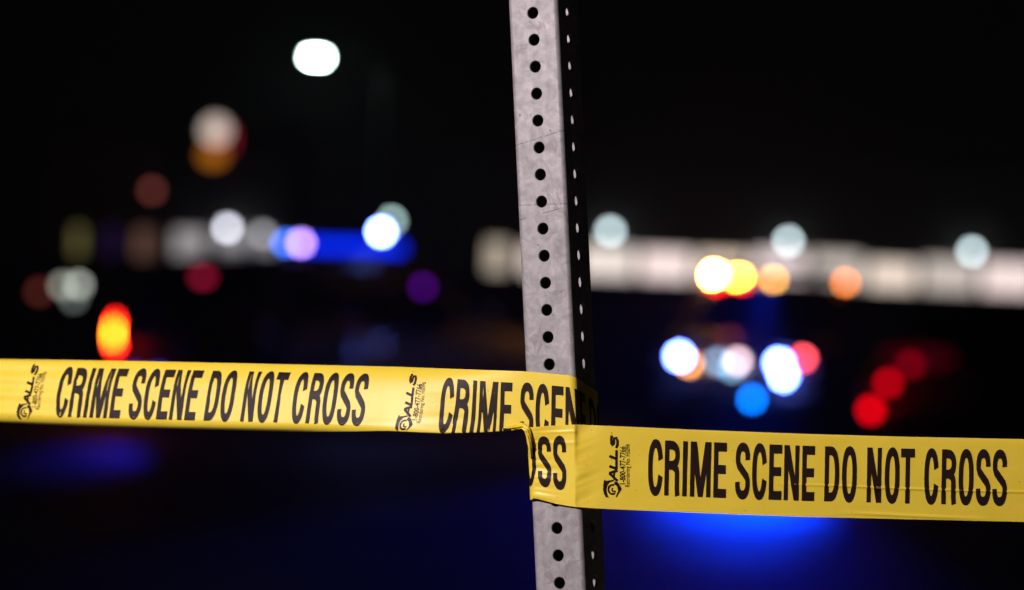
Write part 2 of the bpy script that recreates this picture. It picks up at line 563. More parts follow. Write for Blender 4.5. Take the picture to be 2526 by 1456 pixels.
def build_tape_grid():
    pts = plan_path()
    N = len(pts)
    xy = np.array([(p[0], p[1]) for p in pts]); tg = [p[2] for p in pts]
    d = np.linalg.norm(np.diff(xy, axis=0), axis=1)
    u = np.concatenate([[0], np.cumsum(d)])
    tan = np.gradient(xy, axis=0); tan /= np.linalg.norm(tan, axis=1)[:, None]
    for _ in range(2):
        tan[1:-1] = (tan[:-2] + 2 * tan[1:-1] + tan[2:]) / 4
    tan /= np.linalg.norm(tan, axis=1)[:, None]
    nor = np.stack([tan[:, 1], -tan[:, 0]], axis=1)      # outward
    # height of the upper edge along the strip
    zt = np.full(N, np.nan); px = np.full(N, np.nan)

    def solve(i, tab):
        z = LZ0 - 0.15
        for _ in range(6):
            q = PL(xy[i, 0], xy[i, 1], z); sx, sy = proj(q)
            z += (sy - poly_interp(tab, sx)) / FPX * (q - CPOS).dot(FWD)
        zt[i] = z; px[i] = proj(PL(xy[i, 0], xy[i, 1], z))[0]
    iW = [i for i in range(N) if tg[i] == 'W']
    for i in range(N):
        if tg[i] == 'L': solve(i, TOP_L)
        elif tg[i] in ('F', 'Rr'): solve(i, TOP_R)
    i0, i1 = iW[0], iW[-1]
    for i in iW:
        t = (u[i] - u[i0 - 1]) / (u[i1 + 1] - u[i0 - 1])
        zt[i] = zt[i0 - 1] * (1 - t) + zt[i1 + 1] * t
        px[i] = proj(PL(xy[i, 0], xy[i, 1], zt[i]))[0]
    # cross-section along the width
    S = 160
    s = np.linspace(0, TW * 1000, S)                      # millimetres from the upper edge
    ds = s[1] - s[0]
    n1, n2, n3 = vnoise(1), vnoise(2), vnoise(3)
    G = np.zeros((N, S, 3))
    bx_ = np.array(LX); by_ = np.array(LY); bz_ = np.array(A_AX); bo = np.array(ORG)
    for i in range(N):
        x = px[i]; t = tg[i]; uu = u[i] * 1000
        psi = np.zeros(S)
        shear = 0.07; hs = 1.0; extra = np.zeros(S)
        if t == 'L':
            w = sm(1325, 1060, x)                          # free of the post
            far = sm(1350, 700, x)
            psi += w * ((42 + 8 * far) * np.exp(-s / (9 + 1.5 * far)) + 12 + 5 * far)
            # rolled lower edge
            psi -= w * far * 118 * np.clip((s - 60) / 16, 0, 1)
            # lengthwise ripples at the far end and soft waves everywhere
            psi += sm(330, -60, x) * 15 * np.sin(s * 2 * math.pi / 17 + 0.6) * np.clip((76 - s) / 20, 0, 1)
            psi += w * 5 * (n1(s / 11 + uu / 160) + 0.6 * n2(s / 5 + uu / 90 + 50))
            psi -= w * 6 * sm(950, 1120, x)
            # lower edge folds under near the post
            sf = float(np.interp(x, [600, 800, 947, 1100, 1200, 1290], [80, 70, 65.5, 62, 57.5, 53]))
            psi -= 172 * np.clip((s - sf) / 2.4, 0, 1)
            psi = np.maximum(psi, -174)
            shear = 0.07 - 0.015 * w
            extra = w * far * 5.0 * np.exp(-s / 13) - w * sm(850, 1080, x) * 4.0 * np.clip((s - 36) / 28, 0, 1) ** 2
        elif t == 'W':
            k = (u[i] - u[i0]) / (u[i1] - u[i0])
            psi += 20 * math.sin(math.pi * k) * n2(s / 2.3 + 7 + 2.0 * k)
            hs = 1 - 0.11 * k
            shear = 0.0
            sf = 53 + 26 * sm(0, 0.7, k)
            psi -= 172 * np.clip((s - sf) / 2.4, 0, 1) * (1 - sm(0.3, 0.7, k))
        elif t == 'F':
            k = sm(1302, 1400, x)
            hs = 0.89 + 0.11 * min(1, max(0, (x - 1302) / 118))
            psi += (1 - k) * 40 * n2(s / 2.6 + uu / 45) + (1 - k) * 16 * n3(s / 6 + 20 + uu / 60)
            psi += 28 * np.exp(-((s - 15.5) / 1.3) ** 2) * (1 - 0.5 * k) - 28 * np.exp(-((s - 18.5) / 1.3) ** 2) * (1 - 0.5 * k)
            psi += 22 * np.exp(-((s - 5) / 1.1) ** 2) - 22 * np.exp(-((s - 7.4) / 1.1) ** 2)
            shear = 0.02 + 0.03 * k
        else:
            k = sm(1430, 1700, x)
            psi += k * 2.2 * (n1(s / 22 + uu / 240 + 9) + 0.5 * n2(s / 9 + uu / 120 + 3))
            # a long crease and a soft roll at the lower edge further out
            c = sm(1850, 2120, x)
            s0 = 46.5 + 2.5 * sm(1850, 2525, x)
            psi += c * 34 * np.exp(-((s - s0 + 0.9) / 0.9) ** 2) - c * 34 * np.exp(-((s - s0 - 0.9) / 0.9) ** 2)
            c2 = sm(2030, 2180, x) * sm(2480, 2300, x)
            s1 = 72.0 + 2.4 * sm(2050, 2450, x)
            psi += c2 * 26 * np.exp(-((s - s1 + 1.2) / 1.1) ** 2) - c2 * 26 * np.exp(-((s - s1 - 1.2) / 1.1) ** 2)
            psi += 16 * np.exp(-s / 3.0) * sm(1500, 1800, x)
            # small puckers where it leaves the corner
            pk = sm(1490, 1425, x)
            psi += pk * 12 * n2(s / 3 + uu / 6)
            shear = 0.05 + 0.02 * k
        pr = np.radians(psi)
        off = np.concatenate([[0], np.cumsum(np.sin(pr[:-1]) * ds)])
        dz = np.concatenate([[0], np.cumsum(np.cos(pr[:-1]) * ds)]) * hs
        off -= np.interp(36, s, off)
        if t in ('W', 'F'): off = np.maximum(off * 0.6, -0.9)
        if t == 'L':
            fm = sm(1290, 1330, x); off = off * (1 - fm) + np.maximum(off * 0.6, -1.6) * fm
        sh = shear * (36 - s) + extra
        P3 = (xy[i, 0] + nor[i, 0] * off / 1000 + tan[i, 0] * sh / 1000,
              xy[i, 1] + nor[i, 1] * off / 1000 + tan[i, 1] * sh / 1000, zt[i] - dz / 1000)
        G[i] = bo + P3[0][:, None] * bx_ + P3[1][:, None] * by_ + P3[2][:, None] * bz_
    # soften the joins between stretches
    for _ in range(5):
        G[1:-1] = (G[:-2] + 2 * G[1:-1] + G[2:]) / 4
    return u, s, px, tg, G


U, SS, PXU, TG, GRID = build_tape_grid()
du_ = np.gradient(GRID, U, axis=0)
dv_ = np.gradient(GRID, SS, axis=1)
NRM = np.cross(du_, dv_)
NRM /= np.linalg.norm(NRM, axis=2)[..., None] + 1e-12
# make the normals face outward (towards the camera on the right run)
if NRM[-20, 80].dot(np.array(FWD)) > 0:
    NRM = -NRM


def surf(uu, sv, lift=0.00028, normals=False):
    iu = np.clip(np.searchsorted(U, uu) - 1, 0, len(U) - 2)
    fu = np.clip((uu - U[iu]) / (U[iu + 1] - U[iu]), 0, 1)[:, None]
    ds = SS[1] - SS[0]
    js = np.clip((sv / ds).astype(int), 0, len(SS) - 2)
    fs = np.clip(sv / ds - js, 0, 1)[:, None]

    def bl(A):
        return (A[iu, js] * (1 - fu) + A[iu + 1, js] * fu) * (1 - fs) + (A[iu, js + 1] * (1 - fu) + A[iu + 1, js + 1] * fu) * fs
    if normals: return bl(NRM)
    return bl(GRID) + bl(NRM) * lift


def film_material():
    m = bpy.data.materials.new('yellow_film')
    n, l, b = nodes(m)
    tc = n.new('ShaderNodeTexCoord')
    nz = n.new('ShaderNodeTexNoise'); nz.inputs['Scale'].default_value = 30; nz.inputs['Detail'].default_value = 5
    l.new(tc.outputs['Object'], nz.inputs['Vector'])
    cr = n.new('ShaderNodeValToRGB')
    cr.color_ramp.elements[0].position = 0.3; cr.color_ramp.elements[1].position = 0.7
    cr.color_ramp.elements[0].color = (0.79, 0.575, 0.042, 1); cr.color_ramp.elements[1].color = (0.84, 0.62, 0.054, 1)
    l.new(nz.outputs['Fac'], cr.inputs['Fac'])
    sp = n.new('ShaderNodeTexNoise'); sp.inputs['Scale'].default_value = 420; sp.inputs['Detail'].default_value = 1
    l.new(tc.outputs['Object'], sp.inputs['Vector'])
    mr = n.new('ShaderNodeMapRange'); mr.inputs['From Min'].default_value = 0.77; mr.inputs['From Max'].default_value = 0.80
    l.new(sp.outputs['Fac'], mr.inputs['Value'])
    mx = n.new('ShaderNodeMix'); mx.data_type = 'RGBA'
    l.new(mr.outputs['Result'], mx.inputs[0]); l.new(cr.outputs['Color'], mx.inputs[6]); mx.inputs[7].default_value = (0.3, 0.17, 0.02, 1)
    l.new(mx.outputs[2], b.inputs['Base Color'])
    b.inputs['Roughness'].default_value = 0.40
    b.inputs['Specular IOR Level'].default_value = 0.4
    tr = n.new('ShaderNodeBsdfTranslucent'); l.new(mx.outputs[2], tr.inputs['Color'])
    ms = n.new('ShaderNodeMixShader'); ms.inputs[0].default_value = 0.02
    l.new(b.outputs[0], ms.inputs[1]); l.new(tr.outputs[0], ms.inputs[2])
    l.new(ms.outputs[0], n['Material Output'].inputs['Surface'])
    bp = n.new('ShaderNodeBump'); bp.inputs['Strength'].default_value = 0.18; bp.inputs['Distance'].default_value = 0.0008
    nb = n.new('ShaderNodeTexNoise'); nb.inputs['Scale'].default_value = 75; nb.inputs['Detail'].default_value = 3
    l.new(tc.outputs['Object'], nb.inputs['Vector'])
    # stretch lines running along the film
    mp = n.new('ShaderNodeMapping'); mp.inputs['Scale'].default_value = (9, 9, 170)
    l.new(tc.outputs['Object'], mp.inputs['Vector'])
    ns = n.new('ShaderNodeTexNoise'); ns.inputs['Scale'].default_value = 1.0; ns.inputs['Detail'].default_value = 4
    l.new(mp.outputs['Vector'], ns.inputs['Vector'])
    ad = n.new('ShaderNodeMath'); ad.operation = 'MULTIPLY_ADD'; ad.inputs[1].default_value = 0.8
    l.new(ns.outputs['Fac'], ad.inputs[0]); l.new(nb.outputs['Fac'], ad.inputs[2])
    l.new(ad.outputs[0], bp.inputs['Height']); l.new(bp.outputs['Normal'], b.inputs['Normal'])
    return m


M['film'] = film_material()
M['ink'] = pmat('dark_brown_ink', (0.019, 0.009, 0.007), 0.42, spec=0.12, var=0.25, scale=60)

TAPE = empty('barrier_tape', PL(0, 0, zloc(0, 1080)))
tag(TAPE, 'yellow plastic barrier tape with dark warning print wrapped round steel post', 'tape')
TINV = TAPE.matrix_basis.inverted()
TOFF = np.array(TAPE.location)


def npmesh(name, V, F, mat, parent, smooth=True, V_world=True):
    me = bpy.data.meshes.new(name)
    if V_world: V = V - TOFF
    me.from_pydata([tuple(v) for v in V], [], [tuple(f) for f in F])
    if smooth: me.polygons.foreach_set('use_smooth', [True] * len(me.polygons))
    me.materials.append(mat)
    o = bpy.data.objects.new(name, me)
    o.parent = parent
    col.objects.link(o)
    return o


nU, nS = GRID.shape[:2]
idx = np.arange(nU * nS).reshape(nU, nS)
FF = np.stack([idx[:-1, :-1], idx[1:, :-1], idx[1:, 1:], idx[:-1, 1:]], axis=-1).reshape(-1, 4)
npmesh('film', GRID.reshape(-1, 3), FF, M['film'], TAPE)

# ---- lettering: strokes drawn in a squat space, then stretched to twice the height
ST = 4.15          # stem, mm
CH = 25.5          # cap height before stretching


def arc(cx, cy, rx, ry, a0, a1, n=14, p=2.0):
    out = []
    for k in range(n + 1):
        a = R(a0 + (a1 - a0) * k / n)
        c, s_ = math.cos(a), math.sin(a)
        out.append((cx + rx * math.copysign(abs(c) ** (2 / p), c), cy + ry * math.copysign(abs(s_) ** (2 / p), s_)))
    return out


def strip(pts, t):
    """centreline to quads of width t (t may be a list)"""
    p = [Vector(q) for q in pts]
    L, Rr = [], []
    for i in range(len(p)):
        a = p[max(i - 1, 0)]; c = p[min(i + 1, len(p) - 1)]
        d = (c - a).normalized(); nn = Vector((-d.y, d.x))
        w = t[i] if isinstance(t, (list, tuple)) else t
        L.append(p[i] + nn * w / 2); Rr.append(p[i] - nn * w / 2)
    return [[L[i], Rr[i], Rr[i + 1], L[i + 1]] for i in range(len(p) - 1)]


def rect(x0, y0, x1, y1):
    return [[Vector((x0, y0)), Vector((x1, y0)), Vector((x1, y1)), Vector((x0, y1))]]


def quad(*pts):
    return [[Vector(q) for q in pts]]


def glyph(ch, w):
    t = ST; h = CH; hb = t          # bar thickness equals the stem before stretching
    cx = w / 2; rx = (w - t) / 2; ry = (h + 0.8 - t) / 2; cy = h / 2
    if ch == 'I': return rect(0, 0, w, h)
    if ch == 'E': return rect(0, 0, t, h) + rect(0, 0, w, hb) + rect(0, h - hb, w, h) + rect(0, h / 2 - hb / 2 + 0.3, w - 0.7, h / 2 + hb / 2 + 0.3)
    if ch == 'T': return rect(0, h - hb, w, h) + rect(cx - t / 2, 0, cx + t / 2, h)
    if ch == 'N': return rect(0, 0, t * .95, h) + rect(w - t * .95, 0, w, h) + quad((0, h), (t * 1.15, h), (w, 0), (w - t * 1.15, 0))
    if ch == 'M':
        return rect(0, 0, t, h) + rect(w - t, 0, w, h) + quad((0, h), (t * 1.35, h), (cx + t * .52, 0), (cx - t * .52, 0)) \
            + quad((w - t * 1.35, h), (w, h), (cx + t * .52, 0), (cx - t * .52, 0))
    if ch == 'O': return strip(arc(cx, cy, rx, ry, 0, 360, 48, 2.35), t)
    if ch == 'D':
        ex = w - t / 2
        top = [(t / 2, h - t / 2), (w * .42, h - t / 2)] + arc(w * .42, cy, ex - w * .42, (h - t) / 2, 90, -90, 26, 2.35) + [(w * .42, t / 2), (t / 2, t / 2)]
        return rect(0, 0, t, h) + strip(top, t)
    if ch == 'C':
        up = arc(cx, cy, rx, ry, 20, 180, 26, 2.35); dn = arc(cx, cy, rx, ry, 180, 340, 26, 2.35)
        ptsu = [q for q in up if not (q[0] > cx and q[1] < h * .645)]
        ptsd = [q for q in dn if not (q[0] > cx and q[1] > h * .355)]
        a = [(w - t / 2, h * .645)] + ptsu + ptsd[1:] + [(w - t / 2, h * .355)]
        return strip(a, t)
    if ch == 'R':
        bw = w * .40; cyb = h * .735; ryb = h - t / 2 - cyb
        yb = cyb - ryb
        bowl = [(t / 2, h - t / 2), (bw, h - t / 2)] + arc(bw, cyb, w - t / 2 - .3 - bw, ryb, 90, -90, 20, 2.3) + [(bw, yb), (t / 2, yb)]
        leg = [(bw, yb)] + arc(bw, yb - 3.6, w - t / 2 - .55 - bw, 3.6, 90, 0, 10) + [(w - t / 2 - .45, 3.2), (w - t / 2 + .1, 0)]
        return rect(0, 0, t, h) + strip(bowl, t) + strip(leg, t)
    if ch == 'S':
        r2 = (h + .8 - t) * .245
        yt = h + .4 - t / 2 - r2; yb2 = -.4 + t / 2 + r2
        a = [(w - t / 2 - .2, h * .70)] + [q for q in arc(cx, yt, rx - .2, r2, 12, 180, 22, 2.3)]
        a += [(t / 2 + .25, yt - 1.4), (t / 2 + 1.0, yt - 3.0)]
        a += [(w - t / 2 - 1.0, yb2 + 3.0), (w - t / 2 - .05, yb2 + 1.4)]
        a += [q for q in arc(cx, yb2, rx, r2, 0, -168, 22, 2.3)] + [(t / 2 + .0, h * .30)]
        return strip(a, t)
    return []


def union(polys, grid=1.6):
    """triangulated union of 2-D polygons with extra inner points so it can follow a curved sheet"""
    vs_, fs_ = [], []
    for q in polys:
        b = len(vs_)
        area = sum(q[i].x * q[(i + 1) % len(q)].y - q[(i + 1) % len(q)].x * q[i].y for i in range(len(q)))
        if abs(area) < 1e-7: continue
        qq = q if area > 0 else q[::-1]
        vs_ += [Vector((p[0], p[1])) for p in qq]
        fs_.append(list(range(b, b + len(qq))))
    xs = [v.x for v in vs_]; ys = [v.y for v in vs_]
    if grid:
        gx = np.arange(min(xs) + grid * .37, max(xs), grid); gy = np.arange(min(ys) + grid * .41, max(ys), grid)
        for x in gx:
            for y in gy:
                vs_.append(Vector((x, y)))
    rv, re, rf, _, _, _ = delaunay_2d_cdt(vs_, [], fs_, 1, 1e-5)
    QP = []
    for f in fs_:
        QP.append(np.array([vs_[i][:] for i in f]))
    out = []
    for f in rf:
        c = (rv[f[0]] + rv[f[1]] + rv[f[2]]) / 3
        a2 = ((rv[f[1]].x - rv[f[0]].x) * (rv[f[2]].y - rv[f[0]].y) - (rv[f[1]].y - rv[f[0]].y) * (rv[f[2]].x - rv[f[0]].x))
        if abs(a2) < 1e-6: continue
        for q in QP:
            if c.x < q[:, 0].min() or c.x > q[:, 0].max() or c.y < q[:, 1].min() or c.y > q[:, 1].max(): continue
            inside = False; j = len(q) - 1
            for i in range(len(q)):
                if (q[i, 1] > c.y) != (q[j, 1] > c.y) and c.x < (q[j, 0] - q[i, 0]) * (c.y - q[i, 1]) / (q[j, 1] - q[i, 1]) + q[i, 0]: inside = not inside
                j = i
            if inside:
                out.append(tuple(f)); break
    return [(v.x, v.y) for v in rv], out


# left and right edge of every letter of the phrase (millimetres from its start)
K = 0.3680
SP = [('C', 1622.9, 1659.9), ('R', 1664.3, 1702.7), ('I', 1709.6, 1721.0), ('M', 1728.6, 1780.6), ('E', 1787.3, 1819.5),
      ('S', 1841.7, 1878.5), ('C', 1883.8, 1920.6), ('E', 1926.3, 1958.3), ('N', 1963.8, 2001.9), ('E', 2009.1, 2040.6),
      ('D', 2065.6, 2102.5), ('O', 2109.2, 2146.5), ('N', 2171.8, 2208.6), ('O', 2216.5, 2253.8), ('T', 2256.6, 2291.4),
      ('C', 2315.6, 2351.4), ('R', 2359.2, 2395.9), ('O', 2401.8, 2439.3), ('S', 2445.3, 2481.9), ('S', 2486.6, 2523.4)]
S_TOP, S_H = 11.0, 51.0


def phrase():
    V, F = [], []
    for ch, a, c in SP:
        w = (c - a) * K; x0 = (a - 1622.9) * K
        v, f = union([[Vector((p.x, p.y * S_H / CH)) for p in q] for q in glyph(ch, w)], 0.95)
        b = len(V)
        V += [(x0 + x, S_TOP + S_H - y) for x, y in v]
        F += [tuple(i + b for i in t) for t in f]
    return np.array(V), F


# small print and the maker's mark; coordinates (x to the right, y down) in millimetres on the flat tape,
# measured from the start of the phrase and the upper edge
Q = 1 / 4.511 * 0.3697


def mm(x, y):
    return Vector(((x - 825) * Q, (y - 172) * Q + 4.4 + (x - 430) * Q * -0.055 + 1.2))


def logo_polys():
    out = []

    def poly(pts): out.append([mm(*p) for p in pts])

    def line(pts, w): out.extend(strip([mm(*p) for p in pts], w * Q))
    # badge: crescent, inner G, pointed shield edge
    cres = [(448, 706), (345, 722), (322, 770), (318, 820), (328, 870), (352, 905)]
    inner = [(440, 722), (392, 738), (366, 775), (358, 815), (362, 860), (382, 912)]
    for i in range(len(cres) - 1):
        poly([cres[i], cres[i + 1], inner[i + 1], inner[i]])
    poly([(346, 712), (330, 706), (318, 780), (345, 760)])
    line([(425 + 46 * math.cos(R(a)), 818 - 52 * math.sin(R(a))) for a in range(70, 322, 12)], 21)
    line([(462, 842), (420, 836), (424, 800)], 17)
    poly([(452, 728), (486, 738), (532, 812), (470, 908), (462, 900), (490, 832), (474, 780), (440, 760)])
    # A L L S reading upwards, leaning
    line([(480, 722), (388, 634)], 31); line([(388, 634), (480, 604)], 31); line([(440, 692), (444, 614)], 21)
    for y0 in (590, 478):
        line([(478, y0), (388, y0 - 36)], 31)
        line([(468, y0), (468, y0 - 102)], 29)
    sx = [(462, 352), (478, 318), (478, 270), (464, 236), (440, 238), (436, 272), (436, 306), (420, 320), (410, 300), (406, 250), (414, 208)]
    line(sx, 28)
    line([(412, 184), (412, 176)], 9)
    return out


def text_mesh(txt, size, bold):
    cu = bpy.data.curves.new('t', 'FONT')
    cu.body = txt; cu.size = size; cu.resolution_u = 3
    if bold: cu.offset = size * 0.018
    ob = bpy.data.objects.new('t', cu); col.objects.link(ob)
    dg = bpy.context.evaluated_depsgraph_get()
    me = bpy.data.meshes.new_from_object(ob.evaluated_get(dg))
    v = [(q.co.x, q.co.y) for q in me.vertices]; f = [tuple(p.vertices) for p in me.polygons]
    bpy.data.objects.remove(ob); bpy.data.meshes.remove(me); bpy.data.curves.remove(cu)
    return v, f


def small_print():
    V, F = [], []
    for txt, xb, y0, y1, hgt, bold in (('1-800-477-7766', 568, 762, 333, 62, True), ('Reordering No. HS098', 618, 792, 312, 50, False)):
        v, f = text_mesh(txt, 1.0, bold)
        x_ = [q[0] for q in v]
        L = max(x_) - min(x_)
        sx = (y0 - y1) / L; sy = hgt / 0.70
        b = len(V)
        for x, y in v:
            q = mm(xb - y * sy - (x * sx) * 0.02 * 0, y0 - (x - min(x_)) * sx - y * sy * 0.04)
            V.append((q.x, q.y))
        F += [tuple(i + b for i in t) for t in f]
    return np.array(V), F


PH_V, PH_F = phrase()
lv, lf = union(logo_polys(), 1.5)
LG_V, LG_F = np.array(lv), lf
SM_V, SM_F = small_print()
PERIOD = 0.4074


def u_at(xpix, part):
    ii = [i for i in range(len(U)) if TG[i] in part]
    xs = [proj(GRID[i, 76])[0] for i in ii]
    return float(np.interp(xpix, xs, [U[i] for i in ii]))


u_first = u_at(1086, ('L',))
for k in range(-1, 2):
    us = u_first + k * PERIOD
    for nm, (Vv, Fv) in (('printed_warning', (PH_V, PH_F)), ('printed_logo', (LG_V, LG_F)), ('printed_small_text', (SM_V, SM_F))):
        uu = us + Vv[:, 0] / 1000; sv = Vv[:, 1]
        if uu.min() < U[0] or uu.max() > U[-1]:
            ok = (uu > U[0]) & (uu < U[-1])
            Fk = [f for f in Fv if all(ok[i] for i in f)]
        else: Fk = Fv
        Vp = surf(uu, sv); Np = surf(uu, sv, normals=True)
        Np /= np.linalg.norm(Np, axis=1)[:, None] + 1e-9
        fl_ = []
        for f in Fk:
            fn = np.cross(Vp[f[1]] - Vp[f[0]], Vp[f[2]] - Vp[f[0]])
            fl_.append(f if fn.dot(Np[f[0]]) > 0 else f[::-1])
        po = npmesh(nm, Vp, fl_, M['ink'], TAPE)
        po.data.normals_split_custom_set_from_vertices([tuple(q) for q in Np])


# ---------------------------------------------------------------- vehicles
def ring_loft(mb, rings):
    n = len(rings[0]); v = [q for r in rings for q in r]; f = []
    for i in range(len(rings) - 1):
        for k in range(n):
            f.append((i * n + k, i * n + (k + 1) % n, (i + 1) * n + (k + 1) % n, (i + 1) * n + k))
    f.append(tuple(range(n))); f.append(tuple((len(rings) - 1) * n + k for k in range(n)))
    mb.add(v, f)


def car(name, label, cat, loc, rz, p, paint, group=None):
    """x forward, y to the left, z up; p holds the proportions"""
    root = empty(name, loc, rz); tag(root, label, cat, group)
    L, W, H = p['L'], p['W'] / 2, p['H']
    belt, hood, tail = p['belt'], p['hood'], p['tail']
    x0, x1 = -L / 2, L / 2
    wb, wt, rf0, rf1 = p['wind_base'], p['wind_top'], p['roof_rear'], p['rear_base']
    st = [(x0, W * .86, .42, tail - .16), (x0 + .06, W * .95, .30, tail - .05), (x0 + .35, W, .26, tail), (rf1 + .3, W, .24, belt),
          (0, W, .24, belt), (wb - .15, W, .24, belt - .02), (wb + .2, W * .995, .24, hood + .03), (x1 - .5, W * .97, .25, hood - .02),
          (x1 - .12, W * .9, .30, hood - .12), (x1, W * .80, .38, hood - .26)]
    rings = []
    for x, w, zb, zt in st:
        h = zt - zb
        half = [(0, zb), (w * .8, zb), (w * .95, zb + .08 * h), (w * .99, zb + .3 * h), (w, zb + .55 * h), (w * .985, zb + .8 * h), (w * .95, zt - .05 * h), (w * .86, zt), (0, zt + .015)]
        rings.append([(x, y, z) for y, z in half] + [(x, -y, z) for y, z in half[-2:0:-1]])
    b = MB(); ring_loft(b, rings)
    body = b.build('body', paint, root, 40)
    # cabin
    hb, ht = W * .93, W * .74
    cs = [(rf1, hb * .96, hb * .94, belt + .02), (rf0, hb, ht, H - .05), (rf0 + .5, hb, ht, H), ((rf0 + wt) / 2, hb, ht, H + .015), (wt, hb, ht, H - .03), (wb, hb * .97, hb * .95, belt + .01)]
    rings = []
    for x, w0, w1, zt in cs:
        half = [(0, belt - .05), (w0, belt - .05), (w0 + (w1 - w0) * .5, belt - .05 + (zt - .07 - belt + .05) * .5), (w1, max(zt - .07, belt - .02)), (w1 - .10, zt), (0, zt + .01)]
        rings.append([(x, y, z) for y, z in half] + [(x, -y, z) for y, z in half[-2:0:-1]])
    c = MB(); ring_loft(c, rings)
    c.build('cabin', paint, root, 35)

    def sp(x, t, s, o=.012):
        z = belt - .05 + (H - .12 - belt + .05) * t
        return (x, s * (hb + (ht - hb) * t + o), z)
    for s in (1, -1):
        nd = p['windows']
        for xa, xb, xat, xbt in nd:
            MB().plate([sp(xa, .14, s), sp(xb, .14, s), sp(xbt, .92, s), sp(xat, .92, s)], .006 * s).build('side_window', M['glass'], root)
        for xa, xb in p['doors']:
            d = MB().rbox(xa, xb, s * W - .012, s * W + .012, .42, belt - .10, .01).build('door', paint, root)
            MB().rbox(xa + .06, xa + .24, s * (W + .008), s * (W + .045), belt - .22, belt - .19, .008).build('handle', M['black_trim'], d)
        mr = MB().rbox(wb - .42, wb - .24, min(s * (W - .10), s * (W + .24)), max(s * (W - .10), s * (W + .24)), belt + .03, belt + .20, .03)
        mr.build('mirror', M['black_trim'], root)
        for xw in p['wheels']:
            r = p['wheel_r']; w = .23
            MB().lathe([(r + .055, -.02), (r + .055, .012), (r + .012, .012), (r + .012, -.02)], (xw, s * (W - .004) - (0 if s > 0 else 0), r), 'y').build('wheel_arch', M['black_trim'], root)
            prof = [(r * .62, -w / 2), (r * .9, -w / 2), (r * .98, -w / 2 + .03), (r, -w / 4), (r, w / 4), (r * .98, w / 2 - .03), (r * .9, w / 2), (r * .62, w / 2)]
            ty = MB().lathe(prof, (xw, s * (W - .09), r), 'y').build('tyre', M['tyre'], root, 40)
            yy = s * (W - .09 + w / 2 - .03)
            rm = MB().lathe([(.001, .01), (r * .16, .012), (r * .2, -.01), (r * .56, -.015), (r * .62, .02), (r * .62, -.06)], (xw, yy, r), 'y')
            for q in range(5):
                a = 2 * math.pi * q / 5
                rm.tube([(xw + r * .1 * math.cos(a), yy + s * .012, r + r * .1 * math.sin(a)), (xw + r * .6 * math.cos(a), yy + s * .008, r + r * .6 * math.sin(a))], .028, 6)
            rm.build('rim', M['rim'], ty, 40)
    # glass front and rear

    def slope(xa, za, xb, zb, wa, wb_, t0, t1, sgn):
        q = []
        for t, w in ((t0, wa), (t1, wb_)):
            x = xa + (xb - xa) * t; z = za + (zb - za) * t
            q.append((x, z, w * 1.0))
        d = Vector((xb - xa, zb - za)).normalized()
        nx, nz = (d.y * sgn, -d.x * sgn)
        o_ = .016
        return [(q[0][0] + nx * o_, -q[0][2], q[0][1] + nz * o_), (q[0][0] + nx * o_, q[0][2], q[0][1] + nz * o_),
                (q[1][0] + nx * o_, q[1][2], q[1][1] + nz * o_), (q[1][0] + nx * o_, -q[1][2], q[1][1] + nz * o_)]
    MB().plate(slope(wb, belt + .01, wt, H - .03, hb * .86, ht * .84, .06, .92, 1), .006).build('windscreen', M['glass'], root)
    MB().plate(slope(rf1, belt + .02, rf0, H - .05, hb * .84, ht * .80, .12, .88, -1), .006).build('rear_window', M['glass'], root)
    # bumpers, grille, plate
    MB().rbox(x1 - .16, x1 + .06, -W * .84, W * .84, .34, .58, .05).build('front_bumper', M['black_trim'], root)
    MB().rbox(x0 - .06, x0 + .16, -W * .90, W * .90, .36, .60, .05).build('rear_bumper', M['black_trim'], root)
    gr = MB().rbox(x1 - .06, x1 + .035, -W * .50, W * .50, .60, hood - .20, .02).build('grille', M['black_trim'], root)
    for k in range(4):
        z = .635 + k * (hood - .20 - .66) / 4
        MB().box(x1 + .036, x1 + .046, -W * .46, W * .46, z, z + .022).build('slat', M['chrome'], gr)
    MB().rbox(x0 - .075, x0 - .062, -.15, .15, .70 if p['tail'] > .95 else .62, (.70 if p['tail'] > .95 else .62) + .15, .004).build('number_plate', M['plate'], root)
    for s in (1, -1):
        MB().rbox(x1 - .20, x1 + .015, s * W * .56 if s > 0 else -W * .84, s * W * .84 if s > 0 else -W * .56, hood - .32, hood - .19, .03).build('headlight', M['clear_lens'], root)
    return root


def head(vec):
    return math.atan2(vec[1], vec[0])


SUV = dict(L=5.0, W=2.0, H=1.72, belt=1.10, hood=1.08, tail=1.08, wind_base=1.20, wind_top=.42, roof_rear=-2.12, rear_base=-2.42,
           windows=[(-2.02, -1.28, -1.92, -1.25), (-1.20, -.22, -1.20, -.22), (-.14, .92, -.14, .42)], doors=[(-1.22, -.19), (-.16, .98)], wheels=(-1.5, 1.52), wheel_r=.37)
SEDAN = dict(L=4.8, W=1.86, H=1.45, belt=.93, hood=.92, tail=.98, wind_base=1.05, wind_top=.20, roof_rear=-1.15, rear_base=-1.85,
             windows=[(-1.30, -.32, -.98, -.32), (-.24, .72, -.24, .30)], doors=[(-1.25, -.29), (-.26, .80)], wheels=(-1.42, 1.45), wheel_r=.33)


def light_bar(root, xc, z, width, lamps, d, depth=.44):
    """roof bar: base, end caps, lens modules; lamps = (offset to the left, colour)"""
    b = MB().rbox(xc - depth / 2, xc + depth / 2, -width / 2, width / 2, z - .085, z - .05, .012).build('light_bar', M['black_trim'], root)
    for s in (1, -1):
        MB().rbox(xc - .05, xc + .05, s * width * .32 - .03, s * width * .32 + .03, z - .16, z - .08, .008).build('bracket', M['black_trim'], b)
    return b


